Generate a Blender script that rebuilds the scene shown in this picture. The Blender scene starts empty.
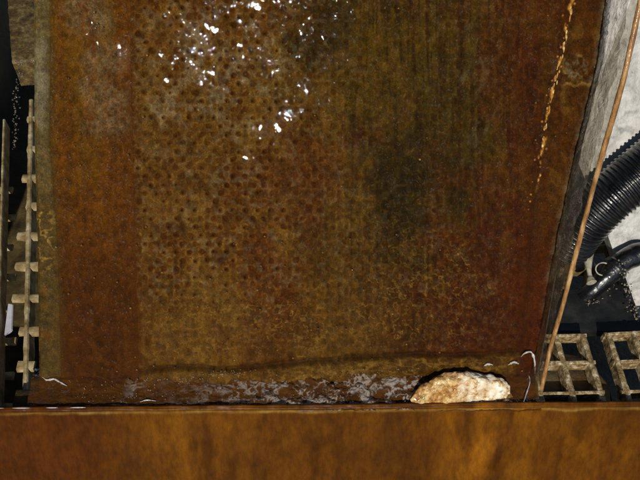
import bpy, bmesh, math, random
import numpy as np
from mathutils import Vector, Matrix, noise as mn

random.seed(5)
RNG = np.random.default_rng(7)
R = math.radians
S = bpy.context.scene
COL = S.collection

# ------------------------------------------------------------------ camera
PITCH = R(55.0)
DIST = 0.39
FOC = 320 / math.tan(R(22.5))
CAM = Vector((0, -DIST * math.cos(PITCH), DIST * math.sin(PITCH)))
FWD = Vector((0, math.cos(PITCH), -math.sin(PITCH)))
UP = Vector((0, math.sin(PITCH), math.cos(PITCH)))
cd = bpy.data.cameras.new('camera')
cam = bpy.data.objects.new('camera', cd)
COL.objects.link(cam)
cam.location = CAM
cam.rotation_euler = (R(90) - PITCH, 0, 0)
cd.sensor_width = 36
cd.lens = 18 / math.tan(R(22.5))
cd.clip_start = 0.01
cd.clip_end = 50
S.camera = cam

# ------------------------------------------------------------------ sky and sun
SLOPE = R(50.0)                                  # the screen leans back this far above level
N_P = Vector((0, -math.sin(SLOPE), math.cos(SLOPE)))
S_P = Vector((0, math.cos(SLOPE), math.sin(SLOPE)))


def ray(px, py):
    return (FWD + Vector((1, 0, 0)) * ((px - 320) / FOC) - UP * ((py - 240) / FOC)).normalized()


def on_plane(px, py, p0, n):
    d = ray(px, py)
    return CAM + d * ((p0 - CAM).dot(n) / d.dot(n))


def on_panel(px, py, off=0.0):
    return on_plane(px, py, N_P * off, N_P)


def on_level(px, py, z):
    return on_plane(px, py, Vector((0, 0, z)), Vector((0, 0, 1)))


def at_depth(px, py, D):
    return CAM + FWD * D + Vector((1, 0, 0)) * ((px - 320) / FOC * D) - UP * ((py - 240) / FOC * D)


v = -ray(255, 20)
SUN_DIR = (2 * v.dot(N_P) * N_P - v).normalized()           # towards the sun
SUN_EL = math.asin(SUN_DIR.z)
SUN_AZ = math.atan2(SUN_DIR.x, SUN_DIR.y)
print('SUN elevation', math.degrees(SUN_EL), 'dir', tuple(SUN_DIR))
W = bpy.data.worlds.new('World')
S.world = W
W.use_nodes = True
wn = W.node_tree
bg = wn.nodes['Background']
sky = wn.nodes.new('ShaderNodeTexSky')
sky.sky_type = 'NISHITA'
sky.sun_disc = False
sky.sun_elevation = SUN_EL
sky.sun_rotation = SUN_AZ
sky.air_density = 1.0
sky.dust_density = 0.4
wn.links.new(sky.outputs[0], bg.inputs[0])
bg.inputs[1].default_value = 0.05
sl = bpy.data.lights.new('sun', 'SUN')
sl.energy = 3.3
sl.angle = R(0.53)
sl.color = (1.0, 0.95, 0.87)
so = bpy.data.objects.new('sun', sl)
COL.objects.link(so)
so.rotation_euler = SUN_DIR.to_track_quat('Z', 'Y').to_euler()
so.location = SUN_DIR * 2
vs = S.view_settings
vs.view_transform = 'Standard'
vs.look = 'None'
vs.exposure = 0.0
vs.gamma = 1.0
vs.use_curve_mapping = False
S.cycles.transparent_max_bounces = 16
S.cycles.max_bounces = 8


# ------------------------------------------------------------------ node helpers
def lin(c):
    return tuple(((x / 255) / 12.92 if x / 255 <= 0.04045 else ((x / 255 + 0.055) / 1.055) ** 2.4) for x in c[:3]) + (1,)


class NT:
    def __init__(s, name):
        s.m = bpy.data.materials.new(name)
        s.m.use_nodes = True
        s.t = s.m.node_tree
        s.b = s.t.nodes['Principled BSDF']
        s.out = s.t.nodes['Material Output']
        s.tc = s.t.nodes.new('ShaderNodeTexCoord')

    def n(s, typ, **kw):
        x = s.t.nodes.new(typ)
        for k, val in kw.items():
            setattr(x, k, val)
        return x

    def link(s, a, b):
        s.t.links.new(a, b)

    def noise(s, scale, detail=4, rough=0.55, dist=0.0, stretch=None, typ='FBM'):
        x = s.n('ShaderNodeTexNoise')
        x.inputs['Scale'].default_value = scale
        x.inputs['Detail'].default_value = detail
        x.inputs['Roughness'].default_value = rough
        x.inputs['Distortion'].default_value = dist
        if stretch:
            mp = s.n('ShaderNodeMapping')
            mp.inputs['Scale'].default_value = stretch
            s.link(s.tc.outputs['Object'], mp.inputs[0])
            s.link(mp.outputs[0], x.inputs['Vector'])
        else:
            s.link(s.tc.outputs['Object'], x.inputs['Vector'])
        return x.outputs[0]

    def ramp(s, fac, stops):
        r = s.n('ShaderNodeValToRGB')
        e = r.color_ramp.elements
        while len(e) < len(stops):
            e.new(0.5)
        for el, (p, c) in zip(e, stops):
            el.position = p
            el.color = c if len(c) == 4 else (*c, 1)
        s.link(fac, r.inputs[0])
        return r.outputs[0]

    def mix(s, fac, a, b, blend='MIX'):
        x = s.n('ShaderNodeMix', data_type='RGBA', blend_type=blend)
        for sock, val in ((x.inputs[0], fac), (x.inputs[6], a), (x.inputs[7], b)):
            if hasattr(val, 'is_linked'):
                s.link(val, sock)
            else:
                sock.default_value = val
        return x.outputs[2]

    def math(s, op, a, b=0.0):
        x = s.n('ShaderNodeMath', operation=op)
        for sock, val in ((x.inputs[0], a), (x.inputs[1], b)):
            if hasattr(val, 'is_linked'):
                s.link(val, sock)
            else:
                sock.default_value = val
        return x.outputs[0]

    def bump(s, h, dist, strength=1.0, normal=None):
        x = s.n('ShaderNodeBump')
        x.inputs['Distance'].default_value = dist
        if hasattr(strength, 'is_linked'):
            s.link(strength, x.inputs['Strength'])
        else:
            x.inputs['Strength'].default_value = strength
        s.link(h, x.inputs['Height'])
        if normal is not None:
            s.link(normal, x.inputs['Normal'])
        return x.outputs[0]

    def attr(s, name, fac=False):
        x = s.n('ShaderNodeAttribute', attribute_name=name)
        return x.outputs['Fac'] if fac else x.outputs['Color']


def speckled(name, c1, c2, scale, rough=0.5, bump=0.0003, coat=0.0, c3=None, coat_rough=0.05, detail=6,
             wave=0.0, wave_scale=500, stretch=None, metallic=0.0):
    """a two or three colour mottled surface, optionally under a film of water"""
    t = NT(name)
    f = t.noise(scale, detail, 0.62, stretch=stretch)
    stops = [(0.36, lin(c1)), (0.62, lin(c2))]
    if c3:
        stops = [(0.3, lin(c1)), (0.5, lin(c2)), (0.68, lin(c3))]
    t.link(t.ramp(f, stops), t.b.inputs['Base Color'])
    t.b.inputs['Roughness'].default_value = rough
    t.b.inputs['Metallic'].default_value = metallic
    g = t.noise(scale * 3, 5, 0.6)
    t.link(t.bump(g, bump), t.b.inputs['Normal'])
    if coat:
        t.b.inputs['Coat Weight'].default_value = coat
        t.b.inputs['Coat Roughness'].default_value = coat_rough
        t.b.inputs['Coat IOR'].default_value = 1.33
        w = t.noise(wave_scale, 3, 0.5)
        t.link(t.bump(w, wave or 0.0002), t.b.inputs['Coat Normal'])
    return t.m


# ------------------------------------------------------------------ numpy noise
def vnoise(x, y, seed):
    """smooth value noise, roughly -1..1"""
    rs = np.random.RandomState(seed)
    T = rs.uniform(-1, 1, (256, 256))
    xi = np.floor(x).astype(int)
    yi = np.floor(y).astype(int)
    fx = x - xi
    fy = y - yi
    fx = fx * fx * (3 - 2 * fx)
    fy = fy * fy * (3 - 2 * fy)
    a = T[xi & 255, yi & 255]
    b = T[(xi + 1) & 255, yi & 255]
    c = T[xi & 255, (yi + 1) & 255]
    d = T[(xi + 1) & 255, (yi + 1) & 255]
    return (a * (1 - fx) + b * fx) * (1 - fy) + (c * (1 - fx) + d * fx) * fy


def fbm(x, y, seed, octv=4, gain=0.5):
    o = 0
    a = 1
    tot = 0
    for i in range(octv):
        ca, sa = math.cos(0.6 * i), math.sin(0.6 * i)
        o = o + a * vnoise((x * ca - y * sa) * 2.03 ** i + 17.3 * i, (x * sa + y * ca) * 2.03 ** i + 5.1 * i, seed + i)
        tot += a
        a *= gain
    return o / tot * 1.5


def ridged(x, y, seed, octv=3):
    return 1 - np.abs(fbm(x, y, seed, octv)) * 2


def sst(a, b, x):
    t = np.clip((x - a) / (b - a), 0, 1)
    return t * t * (3 - 2 * t)


# ------------------------------------------------------------------ object helpers
def link_mesh(name, me, mat=None, parent=None):
    o = bpy.data.objects.new(name, me)
    if mat is not None:
        me.materials.append(mat)
    COL.objects.link(o)
    if parent is not None:
        o.parent = parent
        o.matrix_parent_inverse = parent.matrix_world.inverted()
        o.matrix_parent_inverse = Matrix.Translation(-parent.location)
    return o


def from_bm(name, bm, mat, parent=None, smooth=True):
    me = bpy.data.meshes.new(name)
    bmesh.ops.recalc_face_normals(bm, faces=bm.faces)
    bm.to_mesh(me)
    bm.free()
    if smooth:
        for p in me.polygons:
            p.use_smooth = True
    return link_mesh(name, me, mat, parent)


def grid_mesh(name, P, mat, parent=None, col=None, fac=None, smooth=True):
    """P: (n, m, 3) array of points in world space"""
    n, m, _ = P.shape
    me = bpy.data.meshes.new(name)
    idx = np.arange(n * m).reshape(n, m)
    q = np.stack([idx[:-1, :-1], idx[1:, :-1], idx[1:, 1:], idx[:-1, 1:]], -1).reshape(-1, 4)
    me.vertices.add(n * m)
    me.vertices.foreach_set('co', P.reshape(-1).astype(np.float32))
    me.loops.add(q.size)
    me.loops.foreach_set('vertex_index', q.reshape(-1).astype(np.int32))
    me.polygons.add(len(q))
    me.polygons.foreach_set('loop_start', (np.arange(len(q)) * 4).astype(np.int32))
    me.polygons.foreach_set('loop_total', np.full(len(q), 4, np.int32))
    me.polygons.foreach_set('use_smooth', np.full(len(q), smooth))
    me.update()
    if col is not None:
        a = me.color_attributes.new('pigment', 'FLOAT_COLOR', 'POINT')
        c4 = np.ones((n * m, 4), np.float32)
        c4[:, :3] = col.reshape(-1, 3)
        a.data.foreach_set('color', c4.reshape(-1))
    if fac is not None:
        for k, arr in fac.items():
            a = me.attributes.new(k, 'FLOAT', 'POINT')
            a.data.foreach_set('value', arr.reshape(-1).astype(np.float32))
    me.validate()
    return link_mesh(name, me, mat, parent)


def empty(name, loc=(0, 0, 0)):
    o = bpy.data.objects.new(name, None)
    o.location = loc
    o.empty_display_size = 0.01
    COL.objects.link(o)
    return o


def tag(o, label=None, cat=None, group=None, kind=None):
    for k, val in (('label', label), ('category', cat), ('group', group), ('kind', kind)):
        if val:
            o[k] = val
    return o


def prism(bm, pts, depth_vec, jitter=0):
    """closed prism: polygon pts swept by depth_vec"""
    a = [bm.verts.new(p) for p in pts]
    b = [bm.verts.new(Vector(p) + depth_vec) for p in pts]
    n = len(pts)
    bm.faces.new(a)
    bm.faces.new(b[::-1])
    for i in range(n):
        bm.faces.new((a[i], b[i], b[(i + 1) % n], a[(i + 1) % n]))


def box_between(bm, p, q, w_vec, h_vec):
    """box along p->q with half extents w_vec and h_vec"""
    r = [Vector(p) - w_vec - h_vec, Vector(p) + w_vec - h_vec, Vector(p) + w_vec + h_vec, Vector(p) - w_vec + h_vec]
    prism(bm, r, Vector(q) - Vector(p))


def spline(pts, n):
    """Catmull-Rom through pts"""
    P = [Vector(p) for p in pts]
    P = [2 * P[0] - P[1]] + P + [2 * P[-1] - P[-2]]
    segs = len(P) - 3
    out = []
    for i in range(n):
        t = i / (n - 1) * segs
        k = min(int(t), segs - 1)
        u = t - k
        a, b, c, d = P[k:k + 4]
        out.append(0.5 * ((2 * b) + (c - a) * u + (2 * a - 5 * b + 4 * c - d) * u * u + (3 * b - a - 3 * c + d) * u ** 3))
    return out


def tube(bm, path, rad, seg=12, cap=True):
    """tube with parallel-transported frames; rad(i) -> radius or per angle function rad(i, a)"""
    rings = []
    t0 = (path[1] - path[0]).normalized()
    nrm = t0.orthogonal().normalized()
    for i, p in enumerate(path):
        t = (path[min(i + 1, len(path) - 1)] - path[max(i - 1, 0)]).normalized()
        nrm = (nrm - t * nrm.dot(t)).normalized()
        bn = t.cross(nrm)
        ring = []
        for k in range(seg):
            a = 2 * math.pi * k / seg
            ring.append(bm.verts.new(p + (nrm * math.cos(a) + bn * math.sin(a)) * rad(i, a)))
        rings.append(ring)
    for i in range(len(rings) - 1):
        for k in range(seg):
            bm.faces.new((rings[i][k], rings[i][(k + 1) % seg], rings[i + 1][(k + 1) % seg], rings[i + 1][k]))
    if cap:
        bm.faces.new(rings[0][::-1])
        bm.faces.new(rings[-1])


def resample(points, ys):
    """x as a function of y along a pixel polyline"""
    p = sorted(points, key=lambda q: q[1])
    return np.interp(ys, [q[1] for q in p], [q[0] for q in p])


def arr(vs_):
    return np.array([tuple(x) for x in vs_])


# ------------------------------------------------------------------ materials
def wet_algae():
    t = NT('wet_algae')
    c = t.attr('pigment')
    f1 = t.noise(1500, 5, 0.7)
    f2 = t.noise(420, 4, 0.6, stretch=(1, 0.45, 0.45))
    c = t.mix(1.0, c, t.ramp(f1, [(0.3, (0.55, 0.5, 0.45)), (0.7, (1.5, 1.48, 1.4))]), 'MULTIPLY')
    c = t.mix(1.0, c, t.ramp(f2, [(0.3, (0.78, 0.74, 0.66)), (0.7, (1.2, 1.24, 1.25))]), 'MULTIPLY')
    t.link(c, t.b.inputs['Base Color'])
    t.b.inputs['Roughness'].default_value = 0.6
    t.b.inputs['Specular IOR Level'].default_value = 0.08
    t.link(t.bump(f1, 0.0006), t.b.inputs['Normal'])
    t.b.inputs['Coat Weight'].default_value = 0.04
    t.b.inputs['Coat Roughness'].default_value = 0.2
    t.b.inputs['Coat IOR'].default_value = 1.33
    w1 = t.noise(330, 2, 0.5, 0.4)
    w2 = t.noise(950, 2, 0.6, 0.2)
    amp = t.attr('ripple', True)
    n1 = t.bump(w1, 0.0011, amp)
    t.link(t.bump(w2, 0.00032, amp, n1), t.b.inputs['Coat Normal'])
    return t.m


def clear_sheet(name, tint, gloss_rough, wave_scale, wave, haze=0.0, haze_col=(150, 150, 140), haze_scale=120, stretch=None, cover=None, bend=None):
    """thin clear plastic: lets light straight through, reflects by Fresnel, with some milky deposit"""
    t = NT(name)
    tr = t.n('ShaderNodeBsdfTransparent')
    tr.inputs[0].default_value = lin(tint)
    gl = t.n('ShaderNodeBsdfGlossy')
    gl.inputs['Roughness'].default_value = gloss_rough
    h = t.noise(wave_scale, 4, 0.6, 0.6, stretch)
    nb = t.bump(h, wave)
    t.link(nb, gl.inputs['Normal'])
    if bend:
        rf = t.n('ShaderNodeBsdfRefraction')
        rf.inputs['IOR'].default_value = bend
        rf.inputs['Roughness'].default_value = 0.03
        t.link(nb, rf.inputs['Normal'])
        m0 = t.n('ShaderNodeMixShader')
        m0.inputs[0].default_value = 0.28
        t.link(tr.outputs[0], m0.inputs[1])
        t.link(rf.outputs[0], m0.inputs[2])
        tr = m0
    fr = t.n('ShaderNodeFresnel')
    fr.inputs[0].default_value = 1.38
    t.link(nb, fr.inputs['Normal'])
    mx = t.n('ShaderNodeMixShader')
    fac = t.math('MULTIPLY', fr.outputs[0], t.attr(cover, True)) if cover else fr.outputs[0]
    t.link(fac, mx.inputs[0])
    t.link(tr.outputs[0], mx.inputs[1])
    t.link(gl.outputs[0], mx.inputs[2])
    last = mx
    if haze:
        df = t.n('ShaderNodeBsdfDiffuse')
        hz = t.noise(haze_scale, 6, 0.65, 1.2, stretch)
        if haze_col is None:
            t.link(t.attr('pigment'), df.inputs[0])
        else:
            t.link(t.ramp(t.noise(haze_scale * 2.3, 3, 0.5), [(0.3, lin(tuple(x * 0.6 for x in haze_col))), (0.7, lin(haze_col))]), df.inputs[0])
        f = t.ramp(hz, [(0.38, (haze * 0.25,) * 3), (0.66, (min(1, haze),) * 3)])
        m2 = t.n('ShaderNodeMixShader')
        t.link(f, m2.inputs[0])
        t.link(mx.outputs[0], m2.inputs[1])
        t.link(df.outputs[0], m2.inputs[2])
        last = m2
    t.link(last.outputs[0], t.out.inputs[0])
    return t.m


def pool_water():
    t = NT('pool_water')
    tr = t.n('ShaderNodeBsdfTransparent')
    tr.inputs[0].default_value = lin((235, 218, 186))
    gl = t.n('ShaderNodeBsdfGlossy')
    gl.inputs['Roughness'].default_value = 0.03
    nb = t.bump(t.noise(700, 3, 0.6, 0.5), 0.0006)
    t.link(nb, gl.inputs['Normal'])
    fr = t.n('ShaderNodeFresnel')
    fr.inputs[0].default_value = 1.33
    t.link(nb, fr.inputs['Normal'])
    mx = t.n('ShaderNodeMixShader')
    t.link(fr.outputs[0], mx.inputs[0])
    t.link(tr.outputs[0], mx.inputs[1])
    t.link(gl.outputs[0], mx.inputs[2])
    df = t.n('ShaderNodeBsdfDiffuse')
    t.link(t.attr('pigment'), df.inputs[0])
    fo = t.attr('foam', True)
    m2 = t.n('ShaderNodeMixShader')
    t.link(fo, m2.inputs[0])
    t.link(mx.outputs[0], m2.inputs[1])
    t.link(df.outputs[0], m2.inputs[2])
    t.link(m2.outputs[0], t.out.inputs[0])
    return t.m


def droplet_mat():
    t = NT('droplet_water')
    t.b.inputs['Base Color'].default_value = (0.9, 0.85, 0.75, 1)
    t.b.inputs['Transmission Weight'].default_value = 1.0
    t.b.inputs['IOR'].default_value = 1.33
    t.b.inputs['Roughness'].default_value = 0.02
    return t.m


# curls and lips of water, their glints put in as an opaque pale colour
t = NT('bright_water')
t.b.inputs['Base Color'].default_value = (0.5, 0.46, 0.42, 1)
t.b.inputs['Roughness'].default_value = 0.08
t.b.inputs['Coat Weight'].default_value = 1
t.b.inputs['Coat Roughness'].default_value = 0.03
M_LIP = t.m
M_ALGAE = wet_algae()
M_DROP = droplet_mat()
M_WATER = pool_water()

# ------------------------------------------------------------------ the sump below
Z_FLOOR = -0.135
bm = bmesh.new()
prism(bm, [(-0.6, -0.5, Z_FLOOR), (0.6, -0.5, Z_FLOOR), (0.6, 0.7, Z_FLOOR), (-0.6, 0.7, Z_FLOOR)], Vector((0, 0, -0.01)))
tag(from_bm('sump_floor', bm, speckled('sump_dirt', (38, 34, 22), (74, 62, 38), 60, 0.35, 0.001, 0.4, (110, 92, 58), 0.15)),
    kind='structure')

# ------------------------------------------------------------------ sloping screen
LEFT = [(31, -60), (33, 0), (34, 150), (37, 250), (38, 330), (39, 405), (40, 440)]
BANDL = [(49, -60), (50, 0), (50, 150), (58, 250), (60, 330), (62, 440)]
BANDR = [(128, -60), (130, 0), (132, 120), (137, 300), (140, 440)]
RIDGE = [(576, -60), (572, 0), (565, 40), (556, 80), (548, 110), (541, 160), (534, 210), (526, 300), (520, 360), (517, 440)]
RIGHT = [(618, -60), (612, 0), (604, 60), (592, 110), (580, 160), (568, 215), (556, 275), (546, 335), (536, 380), (530, 440)]


def P_of(px, py):
    """vectorised on_panel; returns world x and slope coordinate s"""
    dx = (px - 320) / FOC
    dy = -(py - 240) / FOC
    D = np.stack([dx, FWD.y + UP.y * dy, FWD.z + UP.z * dy], -1)
    n = np.array(N_P)
    t = -(np.array(CAM) @ n) / (D @ n)
    return np.array(CAM) + D * t[..., None]


C_ = {k: np.array(lin(v)[:3]) for k, v in dict(
    band=(102, 60, 4), band_dk=(62, 30, 2), strip=(98, 84, 48), strip2=(74, 54, 20),
    screen=(104, 75, 24), hole=(86, 36, 2), rust=(76, 42, 3), green=(82, 68, 4), greendk=(40, 34, 1), dark=(46, 24, 2),
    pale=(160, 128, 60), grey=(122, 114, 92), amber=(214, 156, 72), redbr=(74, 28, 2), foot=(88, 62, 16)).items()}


def mixc(c, k, m):
    return c * (1 - m[..., None]) + C_[k] * m[..., None]


def blob(PX, PY, x, y, rx, ry, seed=1, rough=0.5):
    d = np.sqrt(((PX - x) / rx) ** 2 + ((PY - y) / ry) ** 2) + rough * fbm(PX / 22, PY / 22, seed, 4)
    return 1 - sst(0.45, 1.25, d)


def screen_field(PX, PY, zone):
    """height above the base plane, pigment and ripple strength, in terms of where a point lies on the screen"""
    h = np.zeros_like(PX)
    n1 = fbm(PX / 40, PY / 60, 11, 4)
    n2 = fbm(PX / 9, PY / 9, 23, 4)
    n3 = fbm(PX / 3.5, PY / 3.5, 31, 3)
    streak = fbm(PX / 7, PY / 95, 41, 4)
    streak2 = fbm(PX / 18, PY / 150, 47, 3)
    base = np.ones(PX.shape + (3,))
    rip = np.full(PX.shape, 0.32)
    if zone == 'strip':
        c = base * C_['strip']
        c = mixc(c, 'strip2', sst(60, 260, PY + 60 * n1) * 0.8)
        c = mixc(c, 'band', sst(0.2, 0.9, n2) * 0.5)
        c = mixc(c, 'grey', np.clip(blob(PX, PY, 40, 80, 12, 40, 3) * 0.6, 0, 1))
        c = mixc(c, 'pale', sst(0.5, 0.85, ridged(PX / 9, PY / 9, 77)) * blob(PX, PY, 45, 240, 14, 30, 5) * 0.6)
        h += 0.0003 * n2 + 0.0002 * n3
    elif zone == 'band':
        c = base * C_['band']
        c = mixc(c, 'band_dk', sst(120, 330, PY + 70 * n1) * 0.62)
        c = mixc(c, 'band_dk', sst(240, 300, PY + 18 * n2) * sst(46, 66, PX) * 0.5)
        c = mixc(c, 'rust', sst(-0.1, 0.7, streak) * 0.6)
        c = mixc(c, 'green', sst(0.05, 0.6, streak2) * 0.35 * (1 - sst(150, 300, PY)))
        c = mixc(c, 'green', (1 - sst(50, 62, PX)) * 0.5)
        bl = np.zeros_like(PX)
        for (x, y, rx, ry) in ((72, 10, 14, 16), (94, 18, 20, 22), (104, 60, 24, 16), (108, 98, 26, 24), (75, 22, 14, 18), (112, 125, 22, 12)):
            bl = np.maximum(bl, blob(PX, PY, x, y, rx, ry, 61))
        c = mixc(c, 'grey', bl * (0.25 + 0.75 * sst(-0.1, 0.9, ridged(PX / 3.2, PY / 3.2, 65, 3))) * 0.5)  # grey patches: sky sheen painted into the pigment
        rip += bl * 0.9
        h += 0.00035 * n2 + 0.00025 * n3 + bl * 0.0002 * ridged(PX / 5, PY / 5, 65)
    elif zone == 'side':
        c = base * C_['rust']
        c = mixc(c, 'dark', sst(-0.2, 0.6, n2) * 0.6)
        c = mixc(c, 'screen', sst(0.1, 0.8, fbm(PX / 12, PY / 16, 81)) * 0.5 * (1 - sst(140, 260, PY)))
        c = mixc(c, 'redbr', sst(180, 300, PY) * 0.7)
        rr_ = np.hypot(PX - 575, (PY - 68) * 0.9) + 1.5 * n2
        c = mixc(c, 'pale', np.exp(-((rr_ - 12) / 1.8) ** 2) * sst(-0.5, 0.4, n2) * (PY < 74) * 0.75)
        c = mixc(c, 'grey', (1 - sst(8, 14, rr_)) * sst(-0.2, 0.7, n3) * 0.5)
        c = mixc(c, 'pale', np.exp(-((PY - 84 + 2 * n3) / 1.8) ** 2) * sst(0, 0.5, n2 + 0.2) * 0.5)
        edge = sst(-14, -2, PX - resample(RIGHT, PY))
        c = mixc(c, 'grey', edge * (0.45 + 0.5 * n2) * (1 - sst(250, 330, PY)))
        h += 0.0006 * n2 + 0.0003 * n3
        rip += 0.35
    else:
        # hexagonal holes, less and less open to the right where the growth closes them
        sx, sy = 12.6, 8.4
        row = np.round(PY / sy)
        xx = PX + (row % 2) * sx / 2
        cxi = np.round(xx / sx)
        jx = vnoise(cxi * 1.7 + 3.1, row * 1.3, 91) * 1.0
        jy = vnoise(cxi * 1.1 + 9.1, row * 1.9, 93) * 0.8
        d = np.hypot(xx - cxi * sx - jx, PY - row * sy - jy)
        has = vnoise(cxi * 3.7 + .5, row * 2.9 + .5, 97)
        openness = (1 - sst(250, 400, PX + 50 * n1)) * (1 - sst(270, 345, PY + 20 * n1)) * 0.85 + 0.26
        openness = openness + 0.45 * blob(PX, PY, 420, 270, 70, 60, 9) * (PY > 0)
        openness = np.clip(openness * (0.85 + 0.3 * has) * (0.85 + 0.4 * n1), 0, 1)
        d = d * (1 + 0.15 * n3) + 0.4 * n2 + 0.35 * has
        hole = (1 - sst(0.6, 3.0, d)) * openness
        rim = np.exp(-((d - 4.2) / 1.2) ** 2) * openness
        pit = (1 - sst(0.3, 1.7, np.hypot(xx - cxi * sx - jx + 0.8, PY - row * sy - jy - 0.5))) * openness * (has > 0.1)
        c = base * C_['screen']
        c = mixc(c, 'rust', sst(-0.25, 0.75, n1 + 0.4 * streak2) * 0.75)
        right = sst(240, 430, PX + 30 * n1)
        c = mixc(c, 'rust', right * 0.5)
        c = mixc(c, 'green', sst(-0.05, 0.6, streak + 0.25) * right * 0.7 * (1 - sst(250, 330, PY)))
        c = mixc(c, 'green', blob(PX, PY, 220, 60, 16, 130, 13) * 0.35 * sst(-0.3, 0.5, streak))
        c = mixc(c, 'green', blob(PX, PY, 430, 70, 110, 70, 17) * 0.45)
        c = mixc(c, 'greendk', blob(PX, PY, 400, 190, 34, 66, 19, 0.6) * 0.85)
        c = mixc(c, 'dark', sst(0.25, 0.6, fbm(PX / 2.6, PY / 45, 147, 3)) * right * (1 - sst(250, 320, PY)) * 0.6)
        c = mixc(c, 'greendk', blob(PX, PY, 460, 195, 18, 55, 21, 0.6) * 0.75)
        c = mixc(c, 'greendk', blob(PX, PY, 322, 30, 34, 56, 25, 0.7) * 0.75)
        c = mixc(c, 'greendk', blob(PX, PY, 355, 150, 10, 80, 25, 0.7) * 0.5 * sst(-0.1, 0.5, streak))
        c = mixc(c, 'dark', sst(0.1, 0.7, fbm(PX / 4.5, PY / 70, 43, 3)) * right * 0.65)
        c = mixc(c, 'greendk', blob(PX, PY, 400, 200, 36, 72, 19, 0.5) * 0.6)
        c = mixc(c, 'dark', right * (0.30 + 0.25 * sst(-0.3, 0.5, n1)))
        c = mixc(c, 'greendk', blob(PX, PY, 430, 130, 90, 60, 119, 0.8) * 0.3)
        c = mixc(c, 'redbr', blob(PX, PY, 300, 175, 55, 60, 27) * 0.55)
        c = mixc(c, 'redbr', blob(PX, PY, 265, 280, 40, 50, 29) * 0.6)
        c = mixc(c, 'redbr', blob(PX, PY, 490, 290, 62, 115, 33) * 0.8)
        c = mixc(c, 'dark', blob(PX, PY, 495, 300, 55, 90, 33) * 0.35)
        c = mixc(c, 'redbr', blob(PX, PY, 505, 60, 30, 90, 35) * 0.45)
        c = mixc(c, 'redbr', blob(PX, PY, 185, 120, 60, 120, 36, 0.9) * 0.3)
        c = mixc(c, 'grey', blob(PX, PY, 195, 70, 60, 75, 37, 0.9) * sst(0.0, 0.8, n2 + 0.2) * 0.5)  # here and on the next line, sky sheen painted as grey mottling
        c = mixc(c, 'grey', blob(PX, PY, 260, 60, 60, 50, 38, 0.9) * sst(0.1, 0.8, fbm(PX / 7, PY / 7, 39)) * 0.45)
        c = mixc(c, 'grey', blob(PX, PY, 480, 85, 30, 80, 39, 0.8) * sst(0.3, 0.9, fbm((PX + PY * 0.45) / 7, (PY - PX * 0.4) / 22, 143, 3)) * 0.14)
        # thin pale curls low on the screen
        low = np.clip(blob(PX, PY, 250, 325, 140, 32, 51, 0.6) + blob(PX, PY, 420, 280, 55, 55, 53, 0.7)
                      + 0.6 * blob(PX, PY, 420, 328, 62, 26, 55, 0.6) + 0.35 * blob(PX, PY, 180, 250, 60, 60, 57), 0, 1)
        curl = sst(0.66, 0.98, ridged(PX / 5.5 + 0.4 * n3, PY / 4.6 + 0.4 * n2, 59, 2)) * (0.5 + 0.5 * sst(-0.3, 0.4, fbm(PX / 14, PY / 14, 58, 2)))
        c = mixc(c, 'pale', low * curl * 0.55)
        c = mixc(c, 'rust', low * 0.12)
        c = mixc(c, 'hole', hole * 0.75)
        lb = 1 - sst(-2, 13, PX - resample(BANDR, PY) + 7 * n2)
        c = mixc(c, 'band_dk', lb * 0.35)
        c = mixc(c, 'rust', lb * 0.45)
        c = mixc(c, 'grey', openness * sst(0.0, 0.8, fbm(PX / 6, PY / 5, 141, 3)) * (1 - hole) * 0.28)  # bluish-grey sheen between the holes, put into the colour
        c = mixc(c, 'pale', rim * 0.16 * sst(-0.2, 0.6, n3))
        c = mixc(c, 'dark', pit * 0.9)
        # the fold near the foot, and the paler band under it
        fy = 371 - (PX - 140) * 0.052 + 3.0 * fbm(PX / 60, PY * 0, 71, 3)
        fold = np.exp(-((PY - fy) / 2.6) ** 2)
        under = sst(0, 5, PY - fy) * (1 - sst(14, 24, PY - fy))
        c = mixc(c, 'pale', under * sst(0.35, 0.85, ridged(PX / 12, PY / 4, 73)) * 0.55 * sst(180, 330, PX))
        c = mixc(c, 'foot', under * 0.5)
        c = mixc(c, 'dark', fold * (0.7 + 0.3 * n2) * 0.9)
        c = mixc(c, 'redbr', sst(500, 528, PX) * 0.5)
        h += -0.0010 * hole + 0.0003 * rim + 0.0004 * n2 + 0.0003 * n3 + 0.0008 * n1 + 0.0003 * streak2 - 0.0016 * fold
        h += low * curl * 0.0004 + 0.0012 * under
        # water bulging over the holes and gathering in runs
        glint = np.clip(blob(PX, PY, 185, 20, 62, 55, 101, 0.7) + blob(PX, PY, 300, 5, 60, 48, 103, 0.7), 0, 1)
        rip += 0.55 * glint + 0.25 * low
        rip += 0.6 * blob(PX, PY, 278, 122, 26, 16, 105, 0.3) + 0.5 * blob(PX, PY, 250, 157, 12, 9, 107, 0.3)
    c = c * (1 + 0.34 * n3 + 0.22 * n2 + 0.12 * n1)[..., None]
    return h, np.clip(c * 0.92, 0.0005, 1), rip


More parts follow.
